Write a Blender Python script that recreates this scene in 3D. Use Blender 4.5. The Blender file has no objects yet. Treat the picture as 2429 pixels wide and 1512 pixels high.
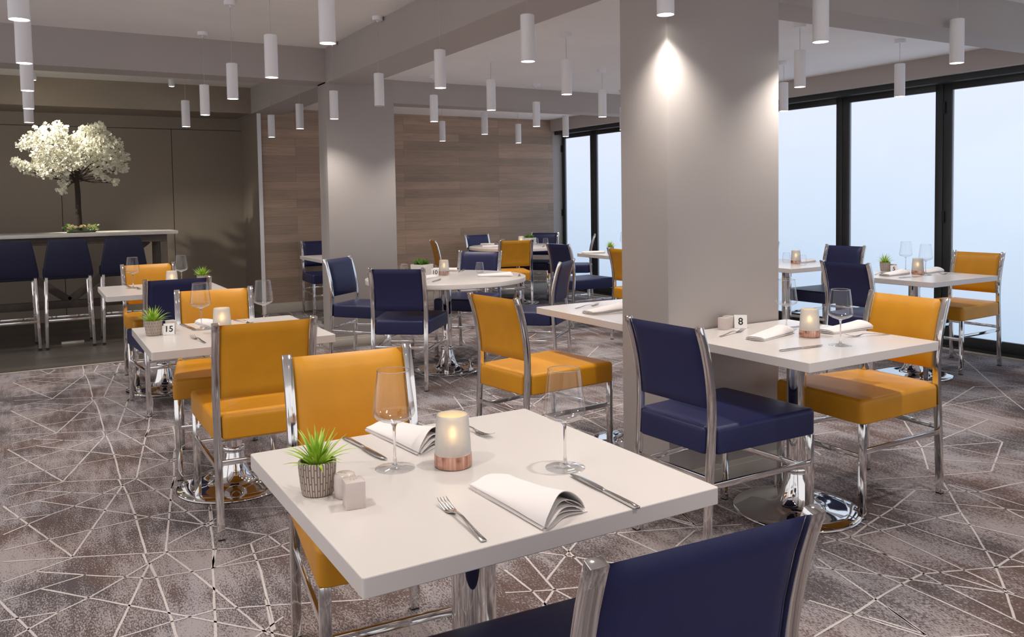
EXPOSURE, WORLD, SPOTW, TREEW, PANE = 0.0, 1.25, 38, 270, 1.05
PAINT, PANEL, CEIL, TOP = (180,173,169), (150,138,125), (250,247,245), (222,215,211)
MUST, NAVY = (218,150,26), (31,36,80)
CARL, CARD, LINE = (158,153,156), (88,81,82), (204,196,194)
OAK1, OAK2 = (180,156,137), (156,137,121)
import bpy, bmesh, math, random
from mathutils import Vector, Matrix
from math import sin, cos, pi, radians as rad, atan2, hypot, sqrt

S = bpy.context.scene
C = S.collection
# ------------------------------------------------------------------ camera, world, exposure
cam = bpy.data.cameras.new('camera'); camo = bpy.data.objects.new('camera', cam); C.objects.link(camo)
F_PX, CY, YAW, PIT, ROL = 1958.7, 568.6, .529587, .0490929, .0155534
fwd = Vector((sin(YAW)*cos(PIT), cos(YAW)*cos(PIT), -sin(PIT)))
rgt = Vector((cos(YAW), -sin(YAW), 0)); dwn = fwd.cross(rgt)
r2 = cos(ROL)*rgt + sin(ROL)*dwn; d2 = -sin(ROL)*rgt + cos(ROL)*dwn
camo.matrix_world = Matrix(((r2.x, -d2.x, -fwd.x, 0), (r2.y, -d2.y, -fwd.y, 0), (r2.z, -d2.z, -fwd.z, 1.365), (0, 0, 0, 1)))
cam.sensor_width = 36; cam.lens = F_PX/2429*36; cam.shift_y = (CY-756)/2429
cam.clip_start = .05; cam.clip_end = 100
S.camera = camo
S.view_settings.view_transform = 'Standard'; S.view_settings.look = 'None'
S.view_settings.gamma = 1; S.view_settings.use_curve_mapping = False
S.view_settings.exposure = EXPOSURE
W = bpy.data.worlds.new('world'); S.world = W; W.use_nodes = True
W.node_tree.nodes['Background'].inputs[0].default_value = (.82, .80, .82, 1)
W.node_tree.nodes['Background'].inputs[1].default_value = WORLD
S.cycles.use_denoising = True
S.cycles.max_bounces = 10; S.cycles.transparent_max_bounces = 24; S.cycles.transmission_bounces = 10
S.cycles.glossy_bounces = 6; S.cycles.diffuse_bounces = 4
S.cycles.caustics_reflective = False; S.cycles.caustics_refractive = False
S.cycles.sample_clamp_indirect = 4

# ------------------------------------------------------------------ helpers
def srgb(r, g, b):
    f = lambda c: ((c/255+.055)/1.055)**2.4 if c > 10 else c/255/12.92
    return (f(r), f(g), f(b), 1)

class MB:
    """collects faces; .obj links them as ONE mesh object"""
    def __init__(s): s.v = []; s.f = []; s.m = []; s.sm = []; s.uv = {}
    def face(s, ids, mi=0, smooth=False): s.f.append(tuple(ids)); s.m.append(mi); s.sm.append(smooth)
    def box(s, x0, x1, y0, y1, z0, z1, mi=0):
        b = len(s.v)
        s.v += [(x0,y0,z0),(x1,y0,z0),(x1,y1,z0),(x0,y1,z0),(x0,y0,z1),(x1,y0,z1),(x1,y1,z1),(x0,y1,z1)]
        for q in ((0,3,2,1),(4,5,6,7),(0,1,5,4),(1,2,6,5),(2,3,7,6),(3,0,4,7)): s.face([b+i for i in q], mi)
        return s
    def ring(s, pts): b = len(s.v); s.v += [tuple(p) for p in pts]; return list(range(b, b+len(pts)))
    def bridge(s, a, b, mi=0, closed=True, smooth=True):
        n = len(a)
        for i in range(n if closed else n-1):
            j = (i+1) % n; s.face((a[i], a[j], b[j], b[i]), mi, smooth)
    def cap(s, a, mi=0, flip=False): s.face(a[::-1] if flip else a, mi)
    def lathe(s, prof, seg=32, cx=0, cy=0, z=0, mi=0, capb=True, capt=True, smooth=True, uv=False):
        R = []
        for r, h in prof: R.append(s.ring([(cx+r*cos(2*pi*i/seg), cy+r*sin(2*pi*i/seg), z+h) for i in range(seg)]))
        for k, (a, b) in enumerate(zip(R, R[1:])):
            if uv:
                for i in range(seg):
                    j = (i+1) % seg; s.uv[len(s.f)] = [(i/seg, prof[k][1]), ((i+1)/seg, prof[k][1]), ((i+1)/seg, prof[k+1][1]), (i/seg, prof[k+1][1])]
                    s.face((a[i], a[j], b[j], b[i]), mi, smooth)
            else: s.bridge(a, b, mi, True, smooth)
        if capb: s.cap(R[0], mi, True)
        if capt: s.cap(R[-1], mi)
        return s
    def tube(s, path, rad_, seg=8, mi=0, smooth=True):
        P = [Vector(p) for p in path]; rr = rad_ if isinstance(rad_, (list, tuple)) else [rad_]*len(P)
        up = Vector((0, 0, 1)); R = []
        for i, p in enumerate(P):
            t = (P[min(i+1, len(P)-1)]-P[max(i-1, 0)]).normalized()
            a = t.cross(up if abs(t.dot(up)) < .95 else Vector((1, 0, 0))).normalized(); b = a.cross(t)
            R.append(s.ring([p+rr[i]*(cos(2*pi*k/seg)*a+sin(2*pi*k/seg)*b) for k in range(seg)]))
        for a, b in zip(R, R[1:]): s.bridge(a, b, mi, True, smooth)
        s.cap(R[0], mi, True); s.cap(R[-1], mi)
        return s
    def bar(s, path, w, t, side, mi=0):
        """rectangular section swept along a path; w along 'side', t across it"""
        P = [Vector(p) for p in path]; sd = Vector(side).normalized(); R = []
        for i, p in enumerate(P):
            tg = (P[min(i+1, len(P)-1)]-P[max(i-1, 0)]).normalized(); n = tg.cross(sd).normalized()
            ww = w[i] if isinstance(w, (list, tuple)) else w; tt = t[i] if isinstance(t, (list, tuple)) else t
            R.append(s.ring([p-sd*ww/2-n*tt/2, p+sd*ww/2-n*tt/2, p+sd*ww/2+n*tt/2, p-sd*ww/2+n*tt/2]))
        for a, b in zip(R, R[1:]): s.bridge(a, b, mi, True, False)
        s.cap(R[0], mi, True); s.cap(R[-1], mi)
        return s
    def mesh(s, name, mats, bevel=0, seg=2, angle=40):
        me = bpy.data.meshes.new(name); me.from_pydata(s.v, [], s.f)
        for m in (mats if isinstance(mats, (list, tuple)) else [mats]): me.materials.append(m)
        me.polygons.foreach_set('material_index', s.m); me.polygons.foreach_set('use_smooth', s.sm)
        if s.uv:
            ul = me.uv_layers.new(name='UVMap')
            for fi, q in s.uv.items():
                for k, li in enumerate(me.polygons[fi].loop_indices): ul.data[li].uv = q[k]
        bm = bmesh.new(); bm.from_mesh(me)
        bmesh.ops.recalc_face_normals(bm, faces=bm.faces)
        if bevel:
            ed = [e for e in bm.edges if len(e.link_faces) == 2 and e.calc_face_angle(0) > rad(35)]
            bmesh.ops.bevel(bm, geom=ed, offset=bevel, segments=seg, profile=.5, affect='EDGES', clamp_overlap=True)
            for f in bm.faces: f.smooth = True
        bm.to_mesh(me); bm.free()
        if bevel or any(s.sm):
            me.set_sharp_from_angle(angle=rad(angle))
        return me
    def obj(s, name, mats, parent=None, **k):
        o = bpy.data.objects.new(name, s.mesh(name, mats, **k)); C.objects.link(o)
        if parent: o.parent = parent
        return o

def tag(o, label=None, cat=None, group=None, kind=None):
    if label: o['label'] = label
    if cat: o['category'] = cat
    if group: o['group'] = group
    if kind: o['kind'] = kind
    return o
def struct(o): o['kind'] = 'structure'; return o
def empty(name, loc=(0, 0, 0), rz=0):
    o = bpy.data.objects.new(name, None); C.objects.link(o); o.location = loc; o.rotation_euler = (0, 0, rz); o.empty_display_size = .1
    return o
KIDS = {}
def kids(o): return [c for c in bpy.data.objects if c.parent == o]
def make_index(o): KIDS[o.name] = [(c, kids(c)) for c in kids(o)]
def dup(root):
    if root.name not in KIDS: make_index(root)
    r = root.copy(); C.objects.link(r)
    for ch, gs in KIDS[root.name]:
        c = ch.copy(); C.objects.link(c); c.parent = r
        for g in gs:
            d = g.copy(); C.objects.link(d); d.parent = c
    return r
USED = set()
def place(proto, x, y, z=0, rz=0, label=None, group=None):
    """the first use moves the prototype itself, later uses copy it"""
    if proto.name in USED: o = dup(proto)
    else:
        if proto.type == 'EMPTY': make_index(proto)
        USED.add(proto.name); o = proto
    o.location = (x, y, z); o.rotation_euler = (0, 0, rz)
    if label: o['label'] = label
    if group: o['group'] = group
    elif 'group' in o: del o['group']
    return o

# ------------------------------------------------------------------ materials
def mat(name, col=(.8, .8, .8, 1), rough=.5, metal=0, **k):
    m = bpy.data.materials.new(name); m.use_nodes = True
    b = m.node_tree.nodes['Principled BSDF']
    b.inputs['Base Color'].default_value = col; b.inputs['Roughness'].default_value = rough; b.inputs['Metallic'].default_value = metal
    for kk, v in k.items(): b.inputs[kk.replace('_', ' ')].default_value = v
    return m
def N(m, t, **k):
    n = m.node_tree.nodes.new(t)
    for a, v in k.items(): setattr(n, a, v)
    return n
def L(m, a, b): m.node_tree.links.new(a, b)
def BS(m): return m.node_tree.nodes['Principled BSDF']
def tex_coord(m, scale=(1, 1, 1), rot=(0, 0, 0), kind='Object'):
    tc = N(m, 'ShaderNodeTexCoord'); mp = N(m, 'ShaderNodeMapping')
    mp.inputs['Scale'].default_value = scale; mp.inputs['Rotation'].default_value = rot
    L(m, tc.outputs[kind], mp.inputs['Vector']); return mp.outputs['Vector']
def noise(m, vec, scale=5, detail=3, rough=.5):
    n = N(m, 'ShaderNodeTexNoise'); n.inputs['Scale'].default_value = scale; n.inputs['Detail'].default_value = detail; n.inputs['Roughness'].default_value = rough
    L(m, vec, n.inputs['Vector']); return n.outputs['Fac']
def ramp(m, fac, stops):
    r = N(m, 'ShaderNodeValToRGB'); e = r.color_ramp.elements
    while len(e) < len(stops): e.new(.5)
    for i, (p, c) in enumerate(stops): e[i].position = p; e[i].color = c
    L(m, fac, r.inputs['Fac']); return r.outputs['Color']
def mixc(m, fac, a, b, blend='MIX'):
    n = N(m, 'ShaderNodeMix', data_type='RGBA', blend_type=blend)
    for sock, v in ((n.inputs[0], fac), (n.inputs[6], a), (n.inputs[7], b)):
        if hasattr(v, 'is_linked') or hasattr(v, 'links'): L(m, v, sock)
        else: sock.default_value = v
    return n.outputs[2]
def bump(m, h, strength=.2, dist=.01):
    b = N(m, 'ShaderNodeBump'); b.inputs['Strength'].default_value = strength; b.inputs['Distance'].default_value = dist
    L(m, h, b.inputs['Height']); L(m, b.outputs[0], BS(m).inputs['Normal'])

def paint(name, col, rough=.7):
    m = mat(name, col, rough); v = tex_coord(m)
    a = noise(m, v, 1.3, 3); c2 = tuple(x*.93 for x in col[:3])+(1,)
    L(m, ramp(m, a, [(.3, c2), (.7, col)]), BS(m).inputs['Base Color'])
    bump(m, noise(m, v, 180, 2), .08, .002); return m
M = {}
M['paint'] = paint('warm_grey_paint', srgb(*PAINT))
M['panelpaint'] = paint('taupe_panel_paint', srgb(*PANEL), .6)
M['ceiling'] = paint('ceiling_paint', srgb(*CEIL), .85)
M['skirt'] = paint('skirting_paint', srgb(196, 188, 176), .55)
M['joint'] = mat('dark_joint', srgb(40, 36, 32), .8)
M['white'] = mat('white_powder_coat', srgb(240, 239, 242), .45)
M['cord'] = mat('white_cord', srgb(190, 185, 180), .6)
M['lens'] = mat('lamp_lens', (1, 1, 1, 1), .5)
BS(M['lens']).inputs['Emission Color'].default_value = (1, .95, .86, 1); BS(M['lens']).inputs['Emission Strength'].default_value = 20
M['lensoff'] = mat('unlit_lens', srgb(170, 165, 160), .3)
M['chrome'] = mat('polished_chrome', (.82, .81, .80, 1), .07, 1)
_v = tex_coord(M['chrome']); L(M['chrome'], ramp(M['chrome'], noise(M['chrome'], _v, 40, 4), [(.3, (.05,)*3+(1,)), (.75, (.13,)*3+(1,))]), BS(M['chrome']).inputs['Roughness'])
M['basechrome'] = mat('mirror_chrome', (.80, .79, .78, 1), .04, 1)
M['steel'] = mat('cutlery_steel', (.62, .60, .58, 1), .16, 1)
M['rubber'] = mat('black_rubber_cap', srgb(22, 22, 24), .6)
M['top'] = mat('white_laminate', srgb(*TOP), .22, Specular_IOR_Level=.5)
_v = tex_coord(M['top']); bump(M['top'], noise(M['top'], _v, 300, 2), .03, .0005)
def leather(name, col):
    m = mat(name, col, .42, Specular_IOR_Level=.45); v = tex_coord(m)
    c2 = tuple(x*.9 for x in col[:3])+(1,)
    L(m, ramp(m, noise(m, v, 6, 3), [(.35, c2), (.65, col)]), BS(m).inputs['Base Color'])
    bump(m, noise(m, v, 420, 3), .18, .0012); return m
M['mustard'] = leather('mustard_leather', srgb(*MUST))
M['navy'] = leather('navy_leather', srgb(*NAVY))
M['navy_shaded'] = leather('navy_leather_shaded', srgb(18, 23, 54))  # navy leather darkened for the stools; the bar's dimmer light put into colour
M['frame'] = mat('anthracite_aluminium', srgb(54, 56, 58), .38, .35)
M['framelight'] = mat('pale_gasket', srgb(150, 155, 160), .4)
# frosted panes: daylight from outside put in as emission, brighter towards the top
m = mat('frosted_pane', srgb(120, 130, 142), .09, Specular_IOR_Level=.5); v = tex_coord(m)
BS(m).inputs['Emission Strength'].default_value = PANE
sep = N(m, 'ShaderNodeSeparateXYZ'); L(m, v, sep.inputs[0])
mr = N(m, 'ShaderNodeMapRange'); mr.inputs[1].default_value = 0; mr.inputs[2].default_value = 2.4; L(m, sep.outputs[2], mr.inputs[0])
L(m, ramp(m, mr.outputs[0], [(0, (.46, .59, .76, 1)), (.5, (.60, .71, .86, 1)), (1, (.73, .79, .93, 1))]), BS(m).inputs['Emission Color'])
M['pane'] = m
# carpet : pale grey-mauve pile, dark speckle streaked along the room, dark blotches
m = mat('carpet', rough=.95, Specular_IOR_Level=.1)
v = tex_coord(m, (1, .34, 1)); fine = noise(m, v, 210, 4, .75); v2 = tex_coord(m, (1, .75, 1)); blot = noise(m, v2, 3.1, 2, .5)
v3 = tex_coord(m, (3.2, .5, 1)); mid = noise(m, v3, 9, 3, .6)
ad = N(m, 'ShaderNodeMath', operation='MULTIPLY_ADD'); L(m, blot, ad.inputs[0]); ad.inputs[1].default_value = .5; L(m, fine, ad.inputs[2])
ad2 = N(m, 'ShaderNodeMath', operation='MULTIPLY_ADD'); L(m, mid, ad2.inputs[0]); ad2.inputs[1].default_value = .28; L(m, ad.outputs[0], ad2.inputs[2])
light = ramp(m, noise(m, v2, 1.7, 1), [(.35, srgb(*CARL)), (.7, srgb(CARL[0]+6, CARL[1]-1, CARL[2]-6))])
dark = ramp(m, noise(m, v2, 2.3, 1), [(.4, srgb(*CARD)), (.62, srgb(CARD[0]+14, CARD[1]+2, CARD[2]-4))])
msk = ramp(m, ad2.outputs[0], [(.83, (0, 0, 0, 1)), (.93, (1, 1, 1, 1))])
L(m, mixc(m, msk, light, dark), BS(m).inputs['Base Color'])
bump(m, fine, .35, .004); M['carpet'] = m
m = mat('carpet_line', rough=.95, Specular_IOR_Level=.1); v = tex_coord(m)
L(m, ramp(m, noise(m, v, 260, 2), [(.3, srgb(LINE[0]-28, LINE[1]-28, LINE[2]-26)), (.5, srgb(*LINE))]), BS(m).inputs['Base Color']); M['line'] = m
# dark wood floor, boards along X
m = mat('dark_wood_floor', rough=.42); v = tex_coord(m)
br = N(m, 'ShaderNodeTexBrick'); L(m, v, br.inputs['Vector']); br.offset = .37
for k_, vv in (('Scale', 1), ('Brick Width', 1.3), ('Row Height', .16), ('Mortar Size', .002), ('Bias', 0)): br.inputs[k_].default_value = vv
br.inputs['Color1'].default_value = srgb(98, 90, 84); br.inputs['Color2'].default_value = srgb(78, 72, 68); br.inputs['Mortar'].default_value = srgb(40, 36, 34)
g = ramp(m, noise(m, tex_coord(m, (1.2, 22, 1)), 3, 5, .65), [(.3, (.55, .55, .55, 1)), (.7, (1.1, 1.1, 1.1, 1))])
L(m, mixc(m, .8, br.outputs['Color'], g, 'MULTIPLY'), BS(m).inputs['Base Color']); M['woodfloor'] = m
# oak planks on the end wall (X along, Z up)
m = mat('oak_plank_cladding', rough=.55); v = tex_coord(m, rot=(rad(90), 0, 0))
br = N(m, 'ShaderNodeTexBrick'); L(m, v, br.inputs['Vector']); br.offset = .43; br.offset_frequency = 3; br.squash = 1.0
for k_, vv in (('Scale', 1), ('Brick Width', 1.45), ('Row Height', .108), ('Mortar Size', .0012), ('Mortar Smooth', .3), ('Bias', -.1)): br.inputs[k_].default_value = vv
br.inputs['Color1'].default_value = srgb(*OAK1); br.inputs['Color2'].default_value = srgb(*OAK2); br.inputs['Mortar'].default_value = srgb(112, 96, 84)
g = ramp(m, noise(m, tex_coord(m, (1.3, 1, 26)), 3.2, 6, .68), [(.25, (.74, .72, .70, 1)), (.5, (1, 1, 1, 1)), (.8, (1.14, 1.12, 1.1, 1))])
g2 = ramp(m, noise(m, tex_coord(m, (.5, 1, 5)), 1.6, 2, .5), [(.3, (.80, .82, .80, 1)), (.7, (1.12, 1.06, 1.04, 1))])
cc = mixc(m, .9, br.outputs['Color'], g, 'MULTIPLY'); L(m, mixc(m, .8, cc, g2, 'MULTIPLY'), BS(m).inputs['Base Color']); M['oak'] = m
# grey weathered board for the bar top and trestle
def board(name, c1, c2, vscale):
    m = mat(name, rough=.5)
    L(m, ramp(m, noise(m, tex_coord(m, vscale), 4, 5, .6), [(.3, c1), (.7, c2)]), BS(m).inputs['Base Color']); return m
M['bartop'] = board('pale_grey_board', srgb(196, 190, 184), srgb(228, 224, 218), (.6, 9, 1))
M['barleg'] = board('brown_grey_timber', srgb(84, 74, 66), srgb(112, 100, 92), (1, 6, 1))
# tableware
def thin_glass(name):
    m = bpy.data.materials.new(name); m.use_nodes = True; nt = m.node_tree; nt.nodes.clear()
    out = N(m, 'ShaderNodeOutputMaterial'); mx = N(m, 'ShaderNodeMixShader'); tr = N(m, 'ShaderNodeBsdfTransparent'); gl = N(m, 'ShaderNodeBsdfGlossy')
    lw = N(m, 'ShaderNodeLayerWeight'); lw.inputs[0].default_value = .5
    pw = N(m, 'ShaderNodeMath', operation='POWER'); L(m, lw.outputs['Facing'], pw.inputs[0]); pw.inputs[1].default_value = 3.3
    fr = N(m, 'ShaderNodeMath', operation='MULTIPLY_ADD'); L(m, pw.outputs[0], fr.inputs[0]); fr.inputs[1].default_value = .85; fr.inputs[2].default_value = .05
    L(m, ramp(m, lw.outputs['Facing'], [(.55, (.975, .98, .985, 1)), (.86, (.95, .96, .965, 1)), (.995, (.80, .82, .84, 1))]), tr.inputs[0])
    gl.inputs[0].default_value = (1, 1, 1, 1); gl.inputs['Roughness'].default_value = .02
    L(m, fr.outputs[0], mx.inputs[0]); L(m, tr.outputs[0], mx.inputs[1]); L(m, gl.outputs[0], mx.inputs[2]); L(m, mx.outputs[0], out.inputs[0]); return m
M['glass'] = thin_glass('clear_glass')
M['footglass'] = thin_glass('glass_foot'); M['footglass'].node_tree.nodes['Color Ramp'].color_ramp.elements[2].color = (.96, .965, .97, 1)
M['solidglass'] = mat('thick_clear_glass', (1, 1, 1, 1), .01, IOR=1.45, Transmission_Weight=1)
M['frost'] = mat('frosted_candle_glass', (.98, .965, .95, 1), .5, IOR=1.4, Transmission_Weight=.5)
M['flame'] = mat('warm_led_flame', (1, .8, .4, 1), .5); BS(M['flame']).inputs['Emission Color'].default_value = (1, .62, .22, 1); BS(M['flame']).inputs['Emission Strength'].default_value = 42
M['wax'] = mat('white_wax', srgb(235, 225, 205), .6)
M['copper'] = mat('copper_band', (.80, .47, .36, 1), .24, 1)
_m = M['copper']; L(_m, ramp(_m, noise(_m, tex_coord(_m, (60, 60, 3)), 3, 3), [(.3, (.42, .21, .15, 1)), (.7, (.74, .46, .36, 1))]), BS(_m).inputs['Base Color'])
M['ceramic'] = mat('pale_stone_ceramic', srgb(208, 196, 190), .25)
M['shaker_hole'] = mat('shaker_holes', srgb(60, 52, 48), .6)
m = mat('ribbed_grey_pot', rough=.75)
tc = N(m, 'ShaderNodeTexCoord'); mp = N(m, 'ShaderNodeMapping'); L(m, tc.outputs['UV'], mp.inputs['Vector']); mp.inputs['Rotation'].default_value = (0, 0, rad(90)); mp.inputs['Scale'].default_value = (1, 1, 1)
br = N(m, 'ShaderNodeTexBrick'); L(m, mp.outputs[0], br.inputs['Vector']); br.offset = .5
for k_, vv in (('Scale', 1), ('Brick Width', .030), ('Row Height', .0062), ('Mortar Size', .0018), ('Mortar Smooth', .1), ('Bias', 0)): br.inputs[k_].default_value = vv
br.inputs['Color1'].default_value = srgb(206, 196, 184); br.inputs['Color2'].default_value = srgb(190, 178, 166); br.inputs['Mortar'].default_value = srgb(132, 115, 104)
L(m, br.outputs['Color'], BS(m).inputs['Base Color']); M['pot'] = m
M['potplain'] = mat('grey_pot_rim', srgb(150, 140, 132), .8)
M['soil'] = mat('dark_green_base', srgb(30, 46, 26), .9)
def leafm(name, c0, c1):
    m = mat(name, c1, .45, Subsurface_Weight=0); v = tex_coord(m)
    L(m, ramp(m, noise(m, v, 28, 2), [(.35, c0), (.65, c1)]), BS(m).inputs['Base Color']); return m
M['lime'] = leafm('lime_green_leaf', srgb(128, 172, 34), srgb(186, 214, 84))
M['green'] = leafm('mid_green_leaf', srgb(58, 104, 30), srgb(120, 160, 62))
M['planter'] = mat('white_fluted_planter', srgb(222, 216, 210), .5)
M['linen'] = mat('white_linen', srgb(236, 230, 228), .9, Specular_IOR_Level=.15)
_m = M['linen']; bump(_m, noise(_m, tex_coord(_m), 700, 2), .15, .0006)
M['card'] = mat('white_card', srgb(240, 238, 236), .6)
M['ink'] = mat('black_print', srgb(18, 18, 20), .7)
M['bark'] = mat('dark_bark', srgb(48, 38, 32), .9); _m = M['bark']; bump(_m, noise(_m, tex_coord(_m), 60, 4), .6, .01)
M['blossom'] = leafm('cream_blossom', srgb(236, 232, 214), srgb(248, 247, 238)); BS(M['blossom']).inputs['Roughness'].default_value = .8
_m = M['blossom']; _t = N(_m, 'ShaderNodeBsdfTranslucent'); _t.inputs[0].default_value = (.93, .92, .80, 1); _x = N(_m, 'ShaderNodeMixShader'); _x.inputs[0].default_value = .3
_o = [n for n in _m.node_tree.nodes if n.type == 'OUTPUT_MATERIAL'][0]; L(_m, BS(_m).outputs[0], _x.inputs[1]); L(_m, _t.outputs[0], _x.inputs[2]); L(_m, _x.outputs[0], _o.inputs[0])
M['rose'] = leafm('peach_rose', srgb(236, 206, 160), srgb(250, 236, 205))
M['brass'] = mat('brushed_floor_plate', srgb(190, 184, 176), .4, .6)
# ------------------------------------------------------------------ the room (X right, Y into the room, metres)
HL, HR, BB = 2.76, 2.515, 2.447          # left ceiling, right ceiling, underside of the long beam
XW, YB, YA = 6.93, 10.25, 11.06          # glazing plane, oak wall, alcove wall
AX0, AX1 = 2.386, 2.76                   # long beam
o = MB()
o.box(-4.2, 7.0, -3.2, 7.88, -.06, 0, 0); o.box(2.43, 7.0, 7.88, YB+.02, -.06, 0, 0)
LINES = [[[-148,4380],[99,3588]],[[99,3588],[349,4391]],[[349,4391],[356,4201],[356,3886],[348,3474]],[[339,3473],[341,3371]],[[416,3438],[518,4037],[547,4220],[592,4389]],[[417,3430],[474,3209],[524,2988],[605,2594]],[[-8,4367],[601,3645],[800,3389]],[[-139,3991],[39,4142],[138,4206],[349,4391],[428,4462]],[[-136,3810],[179,3850],[355,3870],[496,3876],[690,3792],[958,3669]],[[-133,3684],[99,3584],[416,3438],[643,3336],[720,3345],[800,3389],[901,3421]],[[-128,3480],[-29,3521],[99,3578]],[[-29,3521],[179,3346],[335,3224],[412,3211],[544,3191],[830,3154]],[[-125,3319],[-24,3345],[137,3388]],[[-144,4181],[39,4142]],[[436,3518],[597,3648],[676,3707]],[[655,3855],[620,3634],[584,3381],[549,3194]],[[720,3345],[695,3070],[630,2615]],[[548,3190],[700,3237],[862,3269]],[[800,3389],[834,3166]],[[2042,1683],[2261,1708],[2409,1733],[2591,1755],[2714,1764],[2983,1655],[3077,1606]],[[2216,1846],[2261,1708],[2330,1502]],[[2502,2044],[2475,1951],[2409,1733],[2337,1503]],[[2438,2000],[2580,1840],[2698,1678],[2815,1535]],[[2581,2094],[2580,1840],[2584,1750],[2574,1373]],[[2690,2167],[2735,1996],[2777,1740],[2831,1476]],[[2789,2179],[2770,2104],[2738,1900],[2717,1758],[2698,1678],[2658,1385]],[[2936,2190],[2928,2084],[2897,1893],[2864,1690],[2834,1510]],[[3050,2228],[3067,2066],[3072,1840],[3094,1757],[3103,1620]],[[3157,2290],[3185,2206],[3241,2042],[3283,1922],[3336,1743]],[[2629,2127],[2774,2107],[2924,2086],[3067,2066],[3241,2042],[3378,2024]],[[3473,2293],[3190,2210],[2933,2152],[2782,2108]],[[3701,2316],[3541,2167],[3378,2024],[3267,1913],[3094,1757],[2975,1650],[2845,1548],[2664,1416]],[[3329,2410],[3576,2209],[3683,2124],[3869,2103],[3979,2083]],[[3308,2239],[3452,2093],[3564,1962],[3618,1892]],[[2983,1655],[3121,1673],[3225,1685]],[[3660,2256],[3639,2152],[3574,1941],[3534,1848]],[[3668,2250],[3682,2109],[3680,1925]],[[1552,2443],[1752,2596],[1874,2687],[2015,2639],[2328,2512],[2506,2430]],[[1595,2696],[1570,2556],[1534,2369],[1558,2215]],[[1464,2594],[1463,2401],[1451,2299],[1455,2201]],[[1378,2437],[1532,2366],[1643,2323]],[[1532,2366],[1451,2299],[1359,2216]],[[1286,2277],[1350,2218]],[[1451,2299],[1426,2204]],[[1614,2689],[1715,2582],[1838,2422]],[[1763,2689],[1752,2596],[1714,2397]],[[2008,2692],[2015,2639],[2037,2410]],[[2288,2692],[2342,2534]],[[2395,2699],[2342,2528]],[[2129,2411],[2299,2488]],[[4534,2489],[4008,2251],[3753,2345],[3436,2481]],[[4534,2489],[4238,2603],[4083,2666],[3832,2763]],[[4534,2489],[4615,2737],[4664,2918]],[[4920,2784],[4615,2737],[4313,2697],[4094,2668]],[[5318,2790],[5589,3048],[5959,3382],[6337,3720],[6723,4081]],[[5589,3048],[5275,3088],[4978,3115]],[[5669,3313],[4989,3121]],[[5102,3189],[4999,2622]],[[4948,3093],[4920,2784],[4882,2560]],[[4472,3033],[4240,2819],[4083,2666],[3780,2433]],[[5664,3317],[5976,3138]],[[4219,2596],[4280,2242]],[[3975,2485],[4236,2219]]]
rngc = random.Random(3)
def strip(pts, w):
    for (a, b) in zip(pts, pts[1:]):
        ax, ay, bx, by = a[0], a[1], b[0], b[1]; d = hypot(bx-ax, by-ay)
        if d < .01: continue
        n = max(1, int(d/.05)); px, py = -(by-ay)/d, (bx-ax)/d; prev = None
        for i in range(n+1):
            t = i/n; x = ax+(bx-ax)*t; y = ay+(by-ay)*t; j = (rngc.random()-.5)*.0022; hw = w/2*(.85+.3*rngc.random())
            if y > (7.875 if x < 2.43 else YB) or y < -.5 or x < -3.5 or x > 6.9: prev = None; continue
            r_ = o.ring([(x+px*(j-hw), y+py*(j-hw), .0012), (x+px*(j+hw), y+py*(j+hw), .0012)])
            if prev: o.face((prev[0], r_[0], r_[1], prev[1]), 1)
            prev = r_
for li, poly in enumerate(LINES):
    for k in range(-4, 9):
        for dx in ((0, -1.16, -2.3) if li < 19 else ((0,) if li < 50 else (0,))):
            pts = [(x/1000+dx, y/1000+k*1.022) for x, y in poly]
            if max(p[1] for p in pts) < -.5 or min(p[1] for p in pts) > YB: continue
            strip(pts, .0085)
struct(o.obj('floor_carpet', [M['carpet'], M['line']]))
struct(MB().box(-4.2, 2.43, 7.88, YA+.02, -.06, 0).obj('floor_wood', M['woodfloor']))
struct(MB().box(-4.2, 2.43, 7.868, 7.892, 0, .006).box(2.418, 2.442, 7.892, YB, 0, .006).obj('trim_1', M['skirt'], bevel=.002))
struct(MB().box(-4.2, AX0, -3.2, 7.4, HL, HL+.1).box(-4.2, AX0, 7.4, 7.71, HL, HL+.1).box(-4.2, AX0, 7.71, 10.3, HL, HL+.1).obj('ceiling_left', M['ceiling']))
struct(MB().box(AX1, 7.15, -3.2, YB+.05, HR, HR+.1).obj('ceiling_right', M['ceiling']))
struct(MB().box(AX0, AX1, -3.2, YA+.1, BB, HL+.1).obj('beam_long', M['paint']))
struct(MB().box(-4.2, AX0, 7.4, 7.71, BB+.012, HL+.05).obj('beam_left', M['paint']))
struct(MB().box(3.05, 6.9, 7.41, 7.66, 2.296, HR+.05).obj('beam_back', M['paint']))
struct(MB().box(3.173, 6.9, 2.83, 3.11, 2.296, HR+.05).obj('beam_right', M['paint']))
struct(MB().box(-4.2, AX0, 10.3, YA+.1, 2.452, HL+.05).obj('beam_alcove', M['panelpaint']))
struct(MB().box(6.68, 7.15, -3.2, YB, 2.352, HR+.05).obj('beam_window', M['paint']))
# columns with skirting
c1 = struct(MB().box(2.465, 3.173, 2.83, 3.165, 0, HR+.02).obj('pillar_right', M['paint'], bevel=.003))
c2 = struct(MB().box(2.386, 3.05, 7.4, 7.64, 0, HR+.02).obj('pillar_left', M['paint'], bevel=.003))
struct(MB().box(2.385, 3.055, 7.384, 7.4, 0, .105).box(2.37, 2.386, 7.384, 7.64, 0, .105).box(2.385, 3.055, 7.378, 7.4, .02, .085).obj('baseboard_pillar_left', M['skirt'], bevel=.002))
struct(MB().box(2.465, 3.18, 2.814, 2.83, 0, .105).box(2.465, 3.18, 2.808, 2.83, .02, .085).obj('baseboard_pillar_right', M['skirt'], bevel=.002))
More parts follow.
